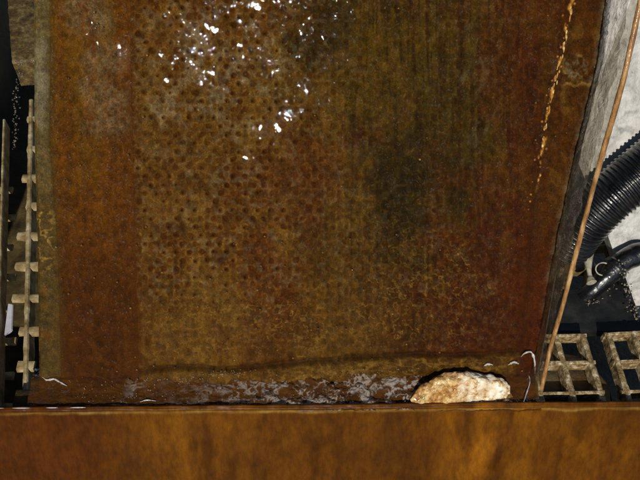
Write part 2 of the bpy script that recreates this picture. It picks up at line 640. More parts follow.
def screen_part(name, zone, a, b, nu, parent, y0=-55, y1=432, ny=640, lift=0.0):
    # rows are pixels of the photograph only to lay out pigment; the points themselves lie on one sloping plane
    py = np.linspace(y0, y1, ny)
    xa, xb = resample(a, py), resample(b, py)
    u = np.linspace(0, 1, nu)
    PX = xa[:, None] * (1 - u) + xb[:, None] * u
    PY = np.repeat(py[:, None], nu, 1)
    base = P_of(PX, PY)
    h, c, rip = screen_field(PX, PY, zone)
    if zone in ('band', 'strip', 'screen'):
        # growth runs over the joins: both sides take the same colour there
        for ln in (BANDL, BANDR):
            wv = np.exp(-np.abs(PX - resample(ln, PY) + 2.5 * fbm(PX / 9, PY / 12, 501, 3)) / 4.0)
            if zone != 'screen' or ln is BANDR:
                c = mixc(c, 'rust' if ln is BANDR else 'strip2', wv * 0.75)
                h = h * (1 - wv)
    if zone in ('side', 'screen'):
        rd = PX - resample(RIDGE, PY)
        wv = np.exp(-(rd / 6) ** 2)
        fade = (1 - sst(130, 205, PY)) * sst(-0.2, 0.35, fbm(PX / 4, PY / 7, 503, 3))
        core = np.exp(-((rd + 1.8 * fbm(PX / 30, PY / 9, 505, 3)) / 1.5) ** 2) * fade
        c = mixc(c, 'dark', wv * 0.5)
        c = mixc(c, 'amber', np.clip(core * 1.3, 0, 1) * 0.9)  # glow and glints of the seam painted in amber
        h = h * (1 - wv) + 0.0007 * core
    h = h + lift
    e = np.minimum(u, 1 - u)[None, :] * (xb - xa)[:, None]
    eo = {'strip': u[None, :] * (xb - xa)[:, None], 'side': (1 - u)[None, :] * (xb - xa)[:, None]}.get(zone)
    if eo is not None:
        h = h - 0.0012 * (1 - sst(0, 3.0, eo))
    P = base + h[..., None] * np.array(N_P)
    # fold the borders down so that the sheet has a thickness
    P2 = np.concatenate([P[:, :1] - 0.003 * np.array(N_P), P, P[:, -1:] - 0.003 * np.array(N_P)], 1)
    c2 = np.concatenate([c[:, :1], c, c[:, -1:]], 1)
    r2 = np.concatenate([rip[:, :1], rip, rip[:, -1:]], 1)
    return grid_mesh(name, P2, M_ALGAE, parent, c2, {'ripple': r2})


foot = Vector((0, on_panel(320, 432).y, on_panel(320, 432).z))
screen = tag(empty('algae_screen', foot),
             'wide sloping perforated screen coated in wet brown and green algae', 'algae screen')
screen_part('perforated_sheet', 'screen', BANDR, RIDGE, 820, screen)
screen_part('smooth_margin', 'band', BANDL, BANDR, 170, screen)
screen_part('clear_border', 'strip', LEFT, BANDL, 40, screen)
screen_part('side_margin', 'side', RIDGE, RIGHT, 100, screen)

# sheet of water running over the screen
fpy = np.linspace(-55, 400, 520)
fu_ = np.linspace(0, 1, 620)
fa, fb = resample(BANDL, fpy), resample(RIGHT, fpy) - 2
PX = fa[:, None] * (1 - fu_) + fb[:, None] * fu_
PY = np.repeat(fpy[:, None], 620, 1)
base = P_of(PX, PY)
MM = 0.5e-3
sl_ = 0.030 + 0.035 * blob(PX, PY, 250, 20, 140, 50, 401, 0.5) + 0.03 * sst(300, 370, PY)
sl_ = sl_ + 0.0 * (blob(PX, PY, 270, 128, 16, 9, 402, 0.2) + blob(PX, PY, 285, 116, 13, 9, 402, 0.2) + 0.7 * blob(PX, PY, 249, 157, 11, 7, 403, 0.2))
sl_ = sl_ + 0.06 * blob(PX, PY, 95, 60, 40, 80, 404, 0.8) * (0.3 + 0.7 * sst(0.2, 0.8, ridged(PX / 14, PY / 14, 405)))
sl_ = sl_ * 1.7 * np.clip(0.75 + 0.8 * fbm(PX / 30, PY / 30, 407, 3), 0.3, 2)
calm = 0.35 + 0.65 * np.clip(blob(PX, PY, 240, 40, 140, 90, 419, 0.4) + blob(PX, PY, 270, 140, 50, 50, 419, 0.3), 0, 1)
hw = sl_ * calm * (1.6e-3 * fbm(PX / 6.5, PY / 7, 411, 2) + 0.8e-3 * fbm(PX / 3.2, PY / 3.4, 413, 2)) * 0.8
WIN = np.zeros_like(PX)
# swells of water shaped and placed so their tilt mirrors the sun as glints
for (qx, qy, qr, qa) in ((272, 126, 15, 10), (286, 116, 13, 9), (249, 157, 8, 5), (168, 80, 4.5, 4), (276, 72, 5, 4), (152, 118, 3.5, 3), (145, 187, 3, 3), (162, 54, 4, 4)):
    q0 = on_panel(qx, qy)
    hv = (SUN_DIR + (CAM - q0).normalized()).normalized()
    gx_, gs_ = -hv.x / hv.dot(N_P), -hv.dot(S_P) / hv.dot(N_P)
    rel = base - np.array(q0)
    win = np.exp(-(((PX - qx) / qr) ** 2 + ((PY - qy) / qa) ** 2) ** 2)
    hw = hw * (1 - 0.45 * win) + (gx_ * rel[..., 0] + gs_ * (rel @ np.array(S_P))) * win
    WIN = np.maximum(WIN, win)
hw += 0.030 * 12e-3 * fbm(PX / 40, PY / 60, 415, 2)
hw += 0.0022
M_SHEET = clear_sheet('water_sheet', (250, 246, 238), 0.018, 900, 0.00002, cover='cover')
# the film's mirror strength is weighted in patches to place the glints
reg = np.clip(blob(PX, PY, 190, 22, 58, 52, 421, 0.8) + 0.7 * blob(PX, PY, 296, 10, 44, 32, 423, 0.8), 0, 1)
reg = np.clip(reg + blob(PX, PY, 270, 128, 17, 9, 402, 0.2) * 1.2 + blob(PX, PY, 286, 116, 14, 10, 402, 0.2) * 1.2
              + blob(PX, PY, 249, 157, 11, 7, 403, 0.2) * 1.2, 0, 1.3)
close = blob(PX, PY, 270, 128, 17, 9, 402, 0.2) + blob(PX, PY, 286, 116, 14, 10, 402, 0.2) + blob(PX, PY, 249, 157, 11, 7, 403, 0.2)
pat = sst(0.36, 0.50, fbm(PX / 5.2, PY / 5.2, 431, 2) + 0.25 * fbm(PX / 25, PY / 25, 432, 2) + 0.3 * close)
near_m = np.clip(blob(PX, PY, 235, 35, 175, 150, 441, 0.25) * 1.3, 0, 1)
cover = 0.14 * (1 - 0.992 * near_m) + 1.6 * reg * pat + (1 - 0.6 * near_m) * 0.5 * sst(0.42, 0.62, fbm(PX / 6, PY / 6, 433, 2)) * (0.4 + 0.6 * blob(PX, PY, 95, 60, 40, 80, 404, 0.8))
cover = np.maximum(cover, 1.4 * WIN * sst(-0.05, 0.1, fbm(PX / 2.0, PY / 2.0, 435, 2)))
film = grid_mesh('water_sheet', base + hw[..., None] * np.array(N_P), M_SHEET, None, None, {'cover': cover})
tag(film, 'thin rippled sheet of water running over the sloping algae screen', 'water sheet')

# backing board under the screen
bm = bmesh.new()
a = [on_panel(33, -55, -0.006), on_panel(612, -55, -0.006), on_panel(528, 440, -0.006), on_panel(42, 440, -0.006)]
prism(bm, a, -N_P * 0.004)
from_bm('backing_board', bm, speckled('dark_board', (18, 16, 10), (40, 32, 18), 80, 0.5, 0.0002), screen, False)

# amber seam down the right of the screen, its golden glints built as coloured lumps
t = NT('amber_glint')
t.link(t.ramp(t.noise(420, 5, 0.65), [(0.3, lin((110, 60, 16))), (0.5, lin((200, 144, 66))), (0.62, lin((250, 226, 160)))]),
       t.b.inputs['Base Color'])
t.b.inputs['Roughness'].default_value = 0.35
t.b.inputs['Coat Weight'].default_value = 1
t.b.inputs['Coat Roughness'].default_value = 0.05
t.b.inputs['Subsurface Weight'].default_value = 0.3
t.b.inputs['Subsurface Scale'].default_value = 0.002
t.link(t.bump(t.noise(900, 4, 0.6), 0.0006), t.b.inputs['Normal'])
M_AMBER = t.m
bm = bmesh.new()
for k in range(70):
    y = -50 + k * 3.45 + random.uniform(-1.5, 1.5)
    if random.random() < 0.35 + max(0, y - 110) / 160:
        continue
    x = float(resample(RIDGE, [y])[0]) + random.gauss(0, 1.0)
    d_ = (on_panel(x - 0.6, y + 4) - on_panel(x, y)).normalized()
    m = Matrix.Translation(on_panel(x, y, 0.0004)) @ d_.to_track_quat('X', 'Z').to_matrix().to_4x4() @ \
        Matrix.Diagonal((random.uniform(.0006, .0018), random.uniform(.0003, .0006), random.uniform(.0002, .0005), 1))
    r_ = bmesh.ops.create_icosphere(bm, subdivisions=2, radius=1, matrix=m)
    for v_ in r_['verts']:
        v_.co += Vector((mn.noise(v_.co * 900), mn.noise(v_.co * 900 + Vector((9, 0, 0))), mn.noise(v_.co * 900 + Vector((0, 9, 0))))) * 0.0003
tag(from_bm('seam_glints', bm, M_AMBER, screen), kind='stuff')
bm = bmesh.new()
for k in range(24):
    y = -40 + k * 11 + random.uniform(-4, 4)
    x = float(resample(RIDGE, [y])[0]) + random.uniform(-7, 4)
    p = on_panel(x, y, 0.0006)
    bmesh.ops.create_icosphere(bm, subdivisions=2, radius=random.uniform(0.0004, 0.0008), matrix=Matrix.Translation(p))
tag(from_bm('seam_nodule', bm, speckled('nodule', (92, 50, 12), (170, 112, 44), 300, 0.3, 0.0002, 1.0), screen), kind='stuff')

# ------------------------------------------------------------------ drops clinging to the screen
bm = bmesh.new()
k = 0
while k < 230:
    x = random.uniform(55, 600)
    y = random.uniform(-10, 372)
    dens = 0.35 + (0.5 if y > 230 and x < 480 else 0) + (0.4 if x < 330 and y < 120 else 0) - (0.25 if 300 < x < 520 and y < 230 else 0)
    if random.random() > dens or x > float(resample(RIGHT, [y])[0]) - 5:
        continue
    k += 1
    r = random.choice((0.00028, 0.00035, 0.00045, 0.0006)) * random.uniform(.8, 1.2)
    m = Matrix.Translation(on_panel(x, y, 0.0009 + 0.0003 * (x < 130))) @ Matrix.Diagonal((1, 1, 0.8, 1))
    bmesh.ops.create_icosphere(bm, subdivisions=2, radius=r, matrix=m)
t = NT('wet_bead')
t.link(t.ramp(t.noise(260, 2), [(0.35, lin((70, 36, 8))), (0.65, lin((140, 104, 50)))]), t.b.inputs['Base Color'])
t.b.inputs['Roughness'].default_value = 0.12
t.b.inputs['Coat Weight'].default_value = 1
t.b.inputs['Coat Roughness'].default_value = 0.02
tag(from_bm('water_beads', bm, t.m), 'tiny wet beads scattered over the sloping algae screen', 'water beads', kind='stuff')

# ------------------------------------------------------------------ right hand clear wall
EDGE = [(652, -55), (638, 0), (622, 75), (604, 140), (590, 190), (577, 240), (562, 300), (549, 345), (541, 380), (534, 415)]
# vertical plane through the screen's right edge
ra, rb = on_panel(613, -20), on_panel(533, 400)
dirw = (ra - rb)
NW = Vector((dirw.y, -dirw.x, 0)).normalized()          # points to +x
W0 = rb + NW * 0.0022


def on_wall(px, py):
    return on_plane(px, py, W0, NW)


ey = np.linspace(-50, 412, 260)
ex = resample(EDGE, ey)
top = [on_wall(x, y) for x, y in zip(ex, ey)]
print('wall top', top[0], top[-1])
wall = tag(empty('clear_side_wall', Vector((top[-1].x, top[-1].y, Z_FLOOR))),
           'clear plastic side wall with a tan crusted top edge, right of the screen', 'clear wall')
rows = []
for d in np.linspace(0, 1, 14):
    rows.append([Vector((p.x, p.y, p.z + (Z_FLOOR - p.z) * d)) for p in top])
P = np.stack([arr(r) for r in rows], 0)
M_WALL = clear_sheet('clear_wall_plastic', (232, 226, 212), 0.05, 240, 0.0030, 0.07, (150, 140, 116), 190)
Pb = P[::-1] + np.array(NW) * 0.0024
shell = np.concatenate([P, Pb], 0)
grid_mesh('wall_panel', P, M_WALL, wall)
bm = bmesh.new()
tube(bm, [p + Vector((0, 0, 0.0004)) + NW * 0.001 for p in top],
     lambda i, a_: 0.0012 * (1 + 0.22 * mn.noise(Vector((i * 0.05, math.cos(a_), math.sin(a_)))) + 0.10 * mn.noise(Vector((i * 0.3, math.cos(a_) * 2, math.sin(a_) * 2)))), 10)
from_bm('top_edge', bm, speckled('edge_crust', (92, 56, 24), (164, 116, 62), 420, 0.5, 0.0005, 0.6, (206, 170, 118), 0.15, stretch=(1, 0.25, 0.25),
                                 wave=0.0002), wall)

# a ragged film of water between the screen and the clear wall
fy = np.linspace(-50, 398, 260)
rx = resample(RIGHT, fy)
wx = resample(EDGE, fy)
nf = 46
u = np.linspace(0, 1, nf)
Pf = np.zeros((len(fy), nf, 3))
foamf = np.zeros((len(fy), nf))
for i, y in enumerate(fy):
    a_ = on_panel(rx[i] - 6, y, 0.0022)
    w = (wx[i] - rx[i])
    b_ = on_wall(rx[i] + 0.62 * w + 3.5 * mn.noise(Vector((y * 0.06, 2, 0))) + 3, y) - NW * 0.0008
    for j in range(nf):
        p = a_.lerp(b_, u[j])
        f = mn.fractal(Vector((u[j] * 2.2, y * 0.045, 3)), 0.8, 2.0, 4)
        Pf[i, j] = p + (N_P * 0.0009 + Vector((-0.0006, 0, 0))) * (f + 0.4 * math.sin(math.pi * u[j]))
M_FILM = clear_sheet('running_water', (242, 238, 230), 0.04, 190, 0.0050, 0.14, None, 240, (1.3, 0.6, 0.6), bend=1.35)
kf = sst(90, 260, fy)[:, None, None]
colf = np.ones(Pf.shape) * (np.array(lin((176, 174, 166))[:3]) * (1 - kf) + np.array(lin((104, 76, 40))[:3]) * kf)  # browner lower part: the algae's reflection put into the film colour
tag(grid_mesh('water_film', Pf, M_FILM, None, colf), 'crinkled film of clear water running down beside the clear right wall', 'water film')

# ------------------------------------------------------------------ front board
RIM_Z = -0.0572
ra_, rb_ = on_level(-260, 412.8, RIM_Z), on_level(900, 402.2, RIM_Z)
front = tag(empty('front_board', ra_.lerp(rb_, 0.5)),
            'long brown algae stained board across the front with a pale highlight painted along its wet rim', 'board')
nx = 940
fu = np.linspace(0, 1, nx)
out_n = Vector((0, -math.sin(R(58)), math.cos(R(58))))
down = Vector((0, -math.cos(R(58)), -math.sin(R(58))))
prof = []
# profile from inner foot up over the rounded rim and down the sloping outer face
for d in np.linspace(0.05, 0.0012, 24):
    prof.append((0.0022, -d, 0))
for k in range(12):
    a_ = math.pi * 0.5 * k / 11
    prof.append((0.0010 + 0.0012 * math.cos(a_), 0.0012 * math.sin(a_) - 0.0006, 1))
for k in range(10):
    a_ = math.pi * 0.5 * k / 9
    prof.append((0.0005 - 0.0012 * math.sin(a_), 0.0012 * math.cos(a_) - 0.0012, 1))
nd = 150
L = 0.075
for k in range(1, nd):
    d = L * (k / (nd - 1))
    prof.append((-0.0007 + down.y * d, -0.0012 + down.z * d, 2))
prof = np.array(prof)
X = ra_.x + (rb_.x - ra_.x) * fu
Y = ra_.y + (rb_.y - ra_.y) * fu
PXf = -260 + 1160 * fu
P = np.zeros((len(prof), nx, 3))
P[..., 0] = X[None]
P[..., 1] = Y[None] + prof[:, 0][:, None]
P[..., 2] = RIM_Z + prof[:, 1][:, None]
Dn = np.cumsum(np.r_[0, np.hypot(np.diff(prof[:, 0]), np.diff(prof[:, 1]))])
G0, G1 = np.meshgrid(Dn * 2000, PXf, indexing='ij')
nn = fbm(G1 / 30, G0 / 60, 201, 4)
n_f = fbm(G1 / 6, G0 / 8, 203, 3)
face = (prof[:, 2] == 2)[:, None]
rimm = (prof[:, 2] == 1)[:, None] & np.ones_like(G1, bool)
P[..., 1] += (0.0006 * nn + 0.00012 * n_f) * face * -1
P[..., 2] += rimm * 0.0005 * fbm(G1 / 25, G0 / 10, 205, 4)
c = np.ones(P.shape) * C_['band'] * np.array([0.82, 0.78, 0.7])
c = mixc(c, 'rust', sst(-0.4, 0.5, nn) * 0.8)
c = mixc(c, 'band_dk', sst(-0.1, 0.8, fbm(G1 / 12, G0 / 90, 207, 4)) * 0.6)
for (x, rx_, s_) in ((190, 55, 0.4), (285, 30, 0.25), (480, 34, 0.75), (560, 80, 0.3), (400, 30, 0.15)):
    w_ = np.exp(-((G1 - x) / rx_) ** 2) * sst(-0.6, 0.8, fbm(G1 / 22, G0 / 60, 209, 4))
    c = c * (1 - (w_ * s_)[..., None]) + np.array(lin((148, 92, 12))[:3]) * (w_ * s_)[..., None]
c = mixc(c, 'redbr', (1 - sst(60, 150, G1)) * 0.45)
inner = (prof[:, 2] == 0)[:, None] & np.ones_like(G1, bool)
c = mixc(c, 'dark', inner * 0.2)
line = np.exp(-((np.arange(len(prof))[:, None] - 46.5 + 1.2 * fbm(G1 / 40, G0 * 0, 215, 3)) / 1.6) ** 2)
c = mixc(c, 'pale', line * (0.55 + 0.4 * fbm(G1 / 25, G0 * 0, 217, 4)) * 0.8)  # edge highlight of the rim painted as a pale line
rip = np.where(face, 0.12, 0.5) + 0 * G1
t = NT('stained_board')
cc = t.attr('pigment')
f1 = t.noise(420, 5, 0.65, stretch=(1, 0.4, 0.4))
cc = t.mix(1.0, cc, t.ramp(f1, [(0.3, (0.66, 0.62, 0.5)), (0.7, (1.22, 1.24, 1.3))]), 'MULTIPLY')
cc = t.mix(1.0, cc, t.ramp(t.noise(60, 4, 0.6), [(0.35, (0.86, 0.82, 0.78)), (0.65, (1.06, 1.06, 1.05))]), 'MULTIPLY')
t.link(cc, t.b.inputs['Base Color'])
t.b.inputs['Roughness'].default_value = 0.55
t.b.inputs['Coat Weight'].default_value = 0.1
t.b.inputs['Coat Roughness'].default_value = 0.3
t.b.inputs['Specular IOR Level'].default_value = 0.06
t.link(t.bump(t.noise(200, 3), 0.0004, t.attr('ripple', True)), t.b.inputs['Coat Normal'])
grid_mesh('board_face', P, t.m, front, np.clip(c, 0.0005, 1), {'ripple': rip})
bm = bmesh.new()
wl = []
for (x0, x1) in ((12, 30), (46, 58), (70, 86), (-20, 4)):
    pa = [on_level(x, 408.2 - (x / 640) * 6, RIM_Z + 0.0010) for x in np.linspace(x0, x1, 12)]
    tube(bm, pa, lambda i, a_, n=12: 0.00035 * math.sin(math.pi * (i + .6) / (n + .2)) * (1 + .3 * mn.noise(Vector((i * .8, x0, 0)))), 8)
tag(from_bm('rim_water', bm, M_LIP, front), kind='stuff')

# ------------------------------------------------------------------ pool of water at the foot of the screen
Z_W = -0.0590
wpx = np.linspace(30, 545, 900)
y_back = on_panel(320, 372).y
y_front = ra_.y + 0.0018
x_l, x_r = on_level(30, 390, Z_W).x, on_level(538, 390, Z_W).x
gx = np.linspace(x_l, x_r, 900)
gy = np.linspace(y_front, y_back + 0.004, 150)
GX, GY = np.meshgrid(gx, gy)
IMX = 320 + GX / 0.3995 * FOC * 1.0 / 1.0 * (0.3995 / 0.4105)
turb = np.exp(-((IMX - 330) / 130) ** 2) * 0.9 + 0.35
hh = 0.0022 * fbm(GX * 150, GY * 240, 301, 4) * turb + 0.0005 * fbm(GX * 600, GY * 700, 303, 3) * turb
hh += 0.0020 * sst(y_back - 0.012, y_back, GY) * (0.6 + 0.6 * fbm(GX * 120, GY * 60, 305, 4))
P = np.stack([GX, GY, Z_W + hh], -1)
fm = 0.02 + ridged(GX * 190 + 0.8 * fbm(GX * 300, GY * 300, 307), GY * 260 + 0.6 * fbm(GX * 200, GY * 200, 309), 311, 4)
patch = np.exp(-((IMX - 345) / 75) ** 2) * 0.95 + np.exp(-((IMX - 410) / 18) ** 2) * 0.8 + 0.35 * np.exp(-((IMX - 240) / 60) ** 2) \
    + 0.4 * np.exp(-((IMX - 136) / 8) ** 2)
foam = np.clip(sst(0.25, 1.0, fm + 0.35 * fbm(GX * 90, GY * 90, 313, 3)) * patch, 0, 0.8)
cf = np.ones(P.shape) * np.array(lin((176, 166, 156))[:3])
murk = 0.5 + 0.2 * fbm(GX * 120, GY * 160, 317, 3)
cf = cf * foam[..., None] + np.array(lin((92, 56, 20))[:3]) * (1 - foam[..., None])
murk = murk * (1 - sst(y_back - 0.005, y_back + 0.002, GY))
foam = np.clip(foam * 0.72 + murk * (1 - foam), 0, 0.9)
tag(grid_mesh('pool_water', P, M_WATER, None, cf, {'foam': foam}), kind='structure')
LIPS = [([(42, 377), (47, 380), (54, 379), (60, 382), (67, 386)], 0.0011, Z_W + 0.0012),
        ([(521, 357), (525, 353), (531, 352), (534, 358), (535, 366), (535, 374)], 0.0011, 0),
        ([(484, 366), (488, 364), (493, 365)], 0.0012, 0),
        ([(508, 365), (514, 362), (519, 364)], 0.0012, 0),
        ([(523, 404), (527, 392), (530, 380), (527, 372)], 0.0006, Z_W + 0.002),
        ([(140, 402), (147, 400), (156, 401)], 0.0006, Z_W + 0.001)]
for pts, r, z in LIPS:
    pa = spline([on_level(x, y, z) if z else on_panel(x, y, 0.0022) for x, y in pts], 30)
    bm = bmesh.new()
    tube(bm, pa, lambda i, a_: 0.42 * r * (0.2 + math.sin(math.pi * (i + 0.5) / 30)) * (1 + 1.1 * mn.noise(Vector((i * .35, pts[0][0], a_ * .1)))), 10)
    o = from_bm('water_lip', bm, M_LIP)
    tag(o, 'pool', None)
    o['kind'] = 'stuff'
    del o['label']
bm = bmesh.new()
for (x, y) in ((608.5, 5), (609, 10), (608.5, 17), (608, 22), (606, 29), (607, 33), (604.5, 36)):
    bmesh.ops.create_icosphere(bm, subdivisions=2, radius=1, matrix=Matrix.Translation(on_panel(x, y, 0.0026)) @
                               Matrix.Diagonal((0.0007, 0.0010, 0.0012, 1)))
t = NT('glint_drop')
t.b.inputs['Base Color'].default_value = (0.6, 0.6, 0.64, 1)  # white highlights of the film edge put into the drops' pale colour
t.b.inputs['Roughness'].default_value = 0.15
t.b.inputs['Coat Weight'].default_value = 1
tag(from_bm('edge_drops', bm, t.m), 'row of bright drops on the upper right edge of the algae screen', 'drops', kind='stuff')
# line of froth where the stream meets the pool
bm = bmesh.new()
for k in range(420):
    x = random.choice((random.uniform(60, 300), random.uniform(130, 290), random.uniform(180, 420)))
    yy = 386 - (x - 60) * 0.045 + random.gauss(0, 2.2) - (4 if 190 < x < 260 else 0)
    p = on_panel(x, yy, 0.0014)
    if p.z < Z_W - 0.003:
        p.z = Z_W + 0.001
    bmesh.ops.create_icosphere(bm, subdivisions=1, radius=random.uniform(0.00014, 0.00042), matrix=Matrix.Translation(p))
for k in range(160):
    x, y = random.uniform(70, 410), random.uniform(384, 402)
    p = on_level(x, y, Z_W + 0.0016)
    bmesh.ops.create_icosphere(bm, subdivisions=1, radius=random.uniform(0.00014, 0.00036), matrix=Matrix.Translation(p))
t = NT('froth')
t.link(t.ramp(t.noise(300, 2), [(0.35, lin((90, 62, 36))), (0.65, lin((160, 140, 116)))]), t.b.inputs['Base Color'])
t.b.inputs['Roughness'].default_value = 0.15
t.b.inputs['Coat Weight'].default_value = 1
tag(from_bm('froth', bm, t.m), 'fine line of froth where the stream meets the pool', 'froth', kind='stuff')
# dark bed under the pool
bm = bmesh.new()
zb = -0.0655
prism(bm, [(x_l - 0.01, y_front - 0.001, zb), (x_r + 0.004, y_front - 0.001, zb), (x_r + 0.004, -0.052, zb), (x_l - 0.01, -0.052, zb)], Vector((0, 0, -0.004)))
tag(from_bm('pool_bed', bm, speckled('pool_silt', (50, 26, 5), (104, 70, 24), 160, 0.7, 0.0008, c3=(86, 60, 26))), kind='structure')

# ------------------------------------------------------------------ rock
rc = Vector((on_level(464, 401, Z_W).x, -0.0603, -0.0602))
bm = bmesh.new()
bmesh.ops.create_icosphere(bm, subdivisions=6, radius=1)
for v_ in bm.verts:
    p = v_.co.copy()
    q = Vector((p.x * 2.7, p.y * 1.3, p.z * 1.8)) + Vector((3.1, 1.2, 5.5))
    r = 1 + 0.10 * mn.noise(q * 0.7) + 0.05 * mn.noise(q * 1.7)
    sp = p.copy()
    if p.z < 0:
        hxy = math.hypot(p.x, p.y) or 1e-6
        sp = Vector((p.x / hxy * min(1, hxy * 1.6), p.y / hxy * min(1, hxy * 1.6), p.z))
    else:
        r *= 1 + 0.10 * (1 - abs(p.x)) * mn.noise(Vector((p.x * 2, 3, 3)))
    b0 = Vector((sp.x * 0.0262 * r, sp.y * (0.0092 if p.y > 0 else 0.0036) * r + max(0, p.z) * 0.0075, p.z * 0.0120 * r))
    vor = mn.voronoi(q * 3.0)[0]
    w_ = b0 * 1000
    vor = mn.voronoi(w_ / 5.5)[0]
    dsp = 0.0012 * min(0.5, vor[1] - vor[0]) + 0.0010 * mn.noise(w_ / 6) + 0.0006 * mn.noise(w_ / 2.6) + 0.0004 * mn.noise(w_ / 1.1)
    nn_ = Vector((sp.x / 0.0262, sp.y / 0.0080, p.z / 0.0120 + 1e-4)).normalized()
    v_.co = b0 + nn_ * dsp
t = NT('rock_stone')
big = t.noise(55, 3, 0.5)
mid = t.noise(260, 5, 0.7)
c1 = t.ramp(mid, [(0.28, lin((110, 62, 26))), (0.37, lin((190, 138, 76))), (0.46, lin((240, 220, 178))), (0.6, lin((250, 246, 232)))])
c2 = t.ramp(mid, [(0.3, lin((90, 48, 14))), (0.45, lin((176, 122, 50))), (0.62, lin((232, 200, 140)))])
grad = t.n('ShaderNodeSeparateXYZ')
t.link(t.tc.outputs['Object'], grad.inputs[0])
gf = t.math('ADD', t.math('MULTIPLY', grad.outputs[0], 26.0), t.math('MULTIPLY', t.math('SUBTRACT', big, 0.5), 3.0))
gf = t.ramp(t.math('ADD', gf, 0.55), [(0.25, (0, 0, 0)), (0.75, (1, 1, 1))])
c_ = t.mix(gf, c2, c1)
gm = t.ramp(t.noise(120, 2, 0.5), [(0.66, (0, 0, 0)), (0.72, (1, 1, 1))])
c_ = t.mix(t.math('MULTIPLY', gm, 0.7), c_, lin((112, 118, 66)))
t.link(c_, t.b.inputs['Base Color'])
t.b.inputs['Roughness'].default_value = 0.7
t.b.inputs['Coat Weight'].default_value = 0.35
t.b.inputs['Coat Roughness'].default_value = 0.12
t.link(t.bump(mid, 0.0012), t.b.inputs['Normal'])
me = bpy.data.meshes.new('rock')
bm.to_mesh(me)
bm.free()
for p in me.polygons:
    p.use_smooth = True
rock = link_mesh('rock', me, t.m)
rock.location = rc
rock.rotation_euler = (0, R(4), R(4))
tag(rock, 'cream and tan knobbly rock in the pool by the front board', 'rock')

# ------------------------------------------------------------------ eggcrate grids
M_EGG = speckled('crusted_grid', (66, 44, 18), (150, 124, 80), 320, 0.5, 0.0008, 0.8, (222, 208, 176), 0.15, wave=0.0003)
M_EGGW = speckled('pale_grid', (104, 78, 38), (160, 138, 96), 130, 0.5, 0.0004, 0.4, (200, 186, 152), 0.15, wave=0.0003)


def egg_bar(name, p, q, w, h, mat, parent):
    """one bar of a grid: tapered top like moulded plastic, slightly lumpy"""
    d = (q - p)
    n = max(2, int(d.length / 0.0018))
    side = Vector((0, 0, 1)).cross(d).normalized()
    bm = bmesh.new()
    rings = []
    for i in range(n + 1):
        c = p + d * (i / n)
        j = 1 + 0.22 * mn.noise(c * 160) + 0.10 * mn.noise(c * 500)
        ring = [c + side * (s * w * 0.5 * j * k) + Vector((0, 0, z * h)) for s, z, k in
                ((-1, -1, 1.3), (1, -1, 1.3), (1, -0.08, 1.0), (0.5, 0, 1), (-0.5, 0, 1), (-1, -0.08, 1.0))]
        rings.append([bm.verts.new(x) for x in ring])
    for i in range(n):
        for k in range(6):
            bm.faces.new((rings[i][k], rings[i][(k + 1) % 6], rings[i + 1][(k + 1) % 6], rings[i + 1][k]))
    bm.faces.new(rings[0][::-1])
    bm.faces.new(rings[-1])
    return from_bm(name, bm, mat, parent, False)


Z_E = -0.0615
HB = 0.008


def egg_px(root, p, q, w=0.0026, name='bar', mat=None, z=Z_E, dz=0.0, h=HB):
    a, b = on_level(*p, z), on_level(*q, z)
    a.z += dz
    b.z += dz
    return egg_bar(name, a, b, w, h, mat or M_EGG, root)


def piece(name, label, bars, ribs, z=Z_E, mat=None, w=0.0030, h=HB):
    a = on_level(*bars[0][0], z)
    root = tag(empty(name, (a.x, a.y, z - h)), label, 'plastic grid')
    for p, q in bars:
        egg_px(root, p, q, w, 'long_bar', mat, z, 0, h)
    for p, q in ribs:
        egg_px(root, p, q, w * 0.7, 'cross_bar', mat, z, -0.0006, h * 0.93)
    return root


near = piece('eggcrate_grid', 'tan crusted plastic grid piece between the clear wall and the dark gap',
             [((527, 334), (545, 412)), ((556, 334), (578, 412)), ((583, 334), (608, 412))],
             [((524, 335), (587, 334)), ((530, 362), (596, 361)), ((537, 393), (605, 391))])
far = piece('eggcrate_grid', 'tan crusted plastic grid piece cut off by the right edge of the picture',
            [((609, 333), (634, 412)), ((634, 331), (660, 412)), ((661, 331), (688, 412))],
            [((605, 333), (672, 330)), ((614, 361), (680, 358)), ((622, 391), (690, 388))])
upper = piece('eggcrate_grid', 'brown stained corner of plastic grid below the corrugated hose',
              [((571, 214), (566, 286)), ((588, 222), (590, 284)), ((600, 214), (617, 262)), ((605, 210), (622, 258))],
              [((560, 228), (607, 226)), ((560, 246), (616, 244)), ((560, 268), (610, 266))],
              z=-0.074, mat=speckled('brown_grid', (52, 40, 20), (112, 92, 56), 170, 0.5, 0.0006, 0.5, (150, 136, 104), 0.15, wave=0.0003))

bm = bmesh.new()
prism(bm, [on_level(x, y, Z_E - 0.0095) for x, y in ((520, 352), (588, 358), (606, 385), (612, 420), (520, 420))], Vector((0, 0, -0.004)))
bmesh.ops.subdivide_edges(bm, edges=bm.edges[:], cuts=5)
for v_ in bm.verts:
    v_.co += Vector((mn.noise(v_.co * 90), mn.noise(v_.co * 90 + Vector((5, 5, 5))), 0)) * 0.003
tag(from_bm('silt', bm, speckled('silt', (66, 44, 16), (112, 84, 44), 120, 0.6, 0.0006, 0.4, (92, 84, 60))), 'brown silt lying below the tan grid next to the clear wall', 'silt', kind='stuff')

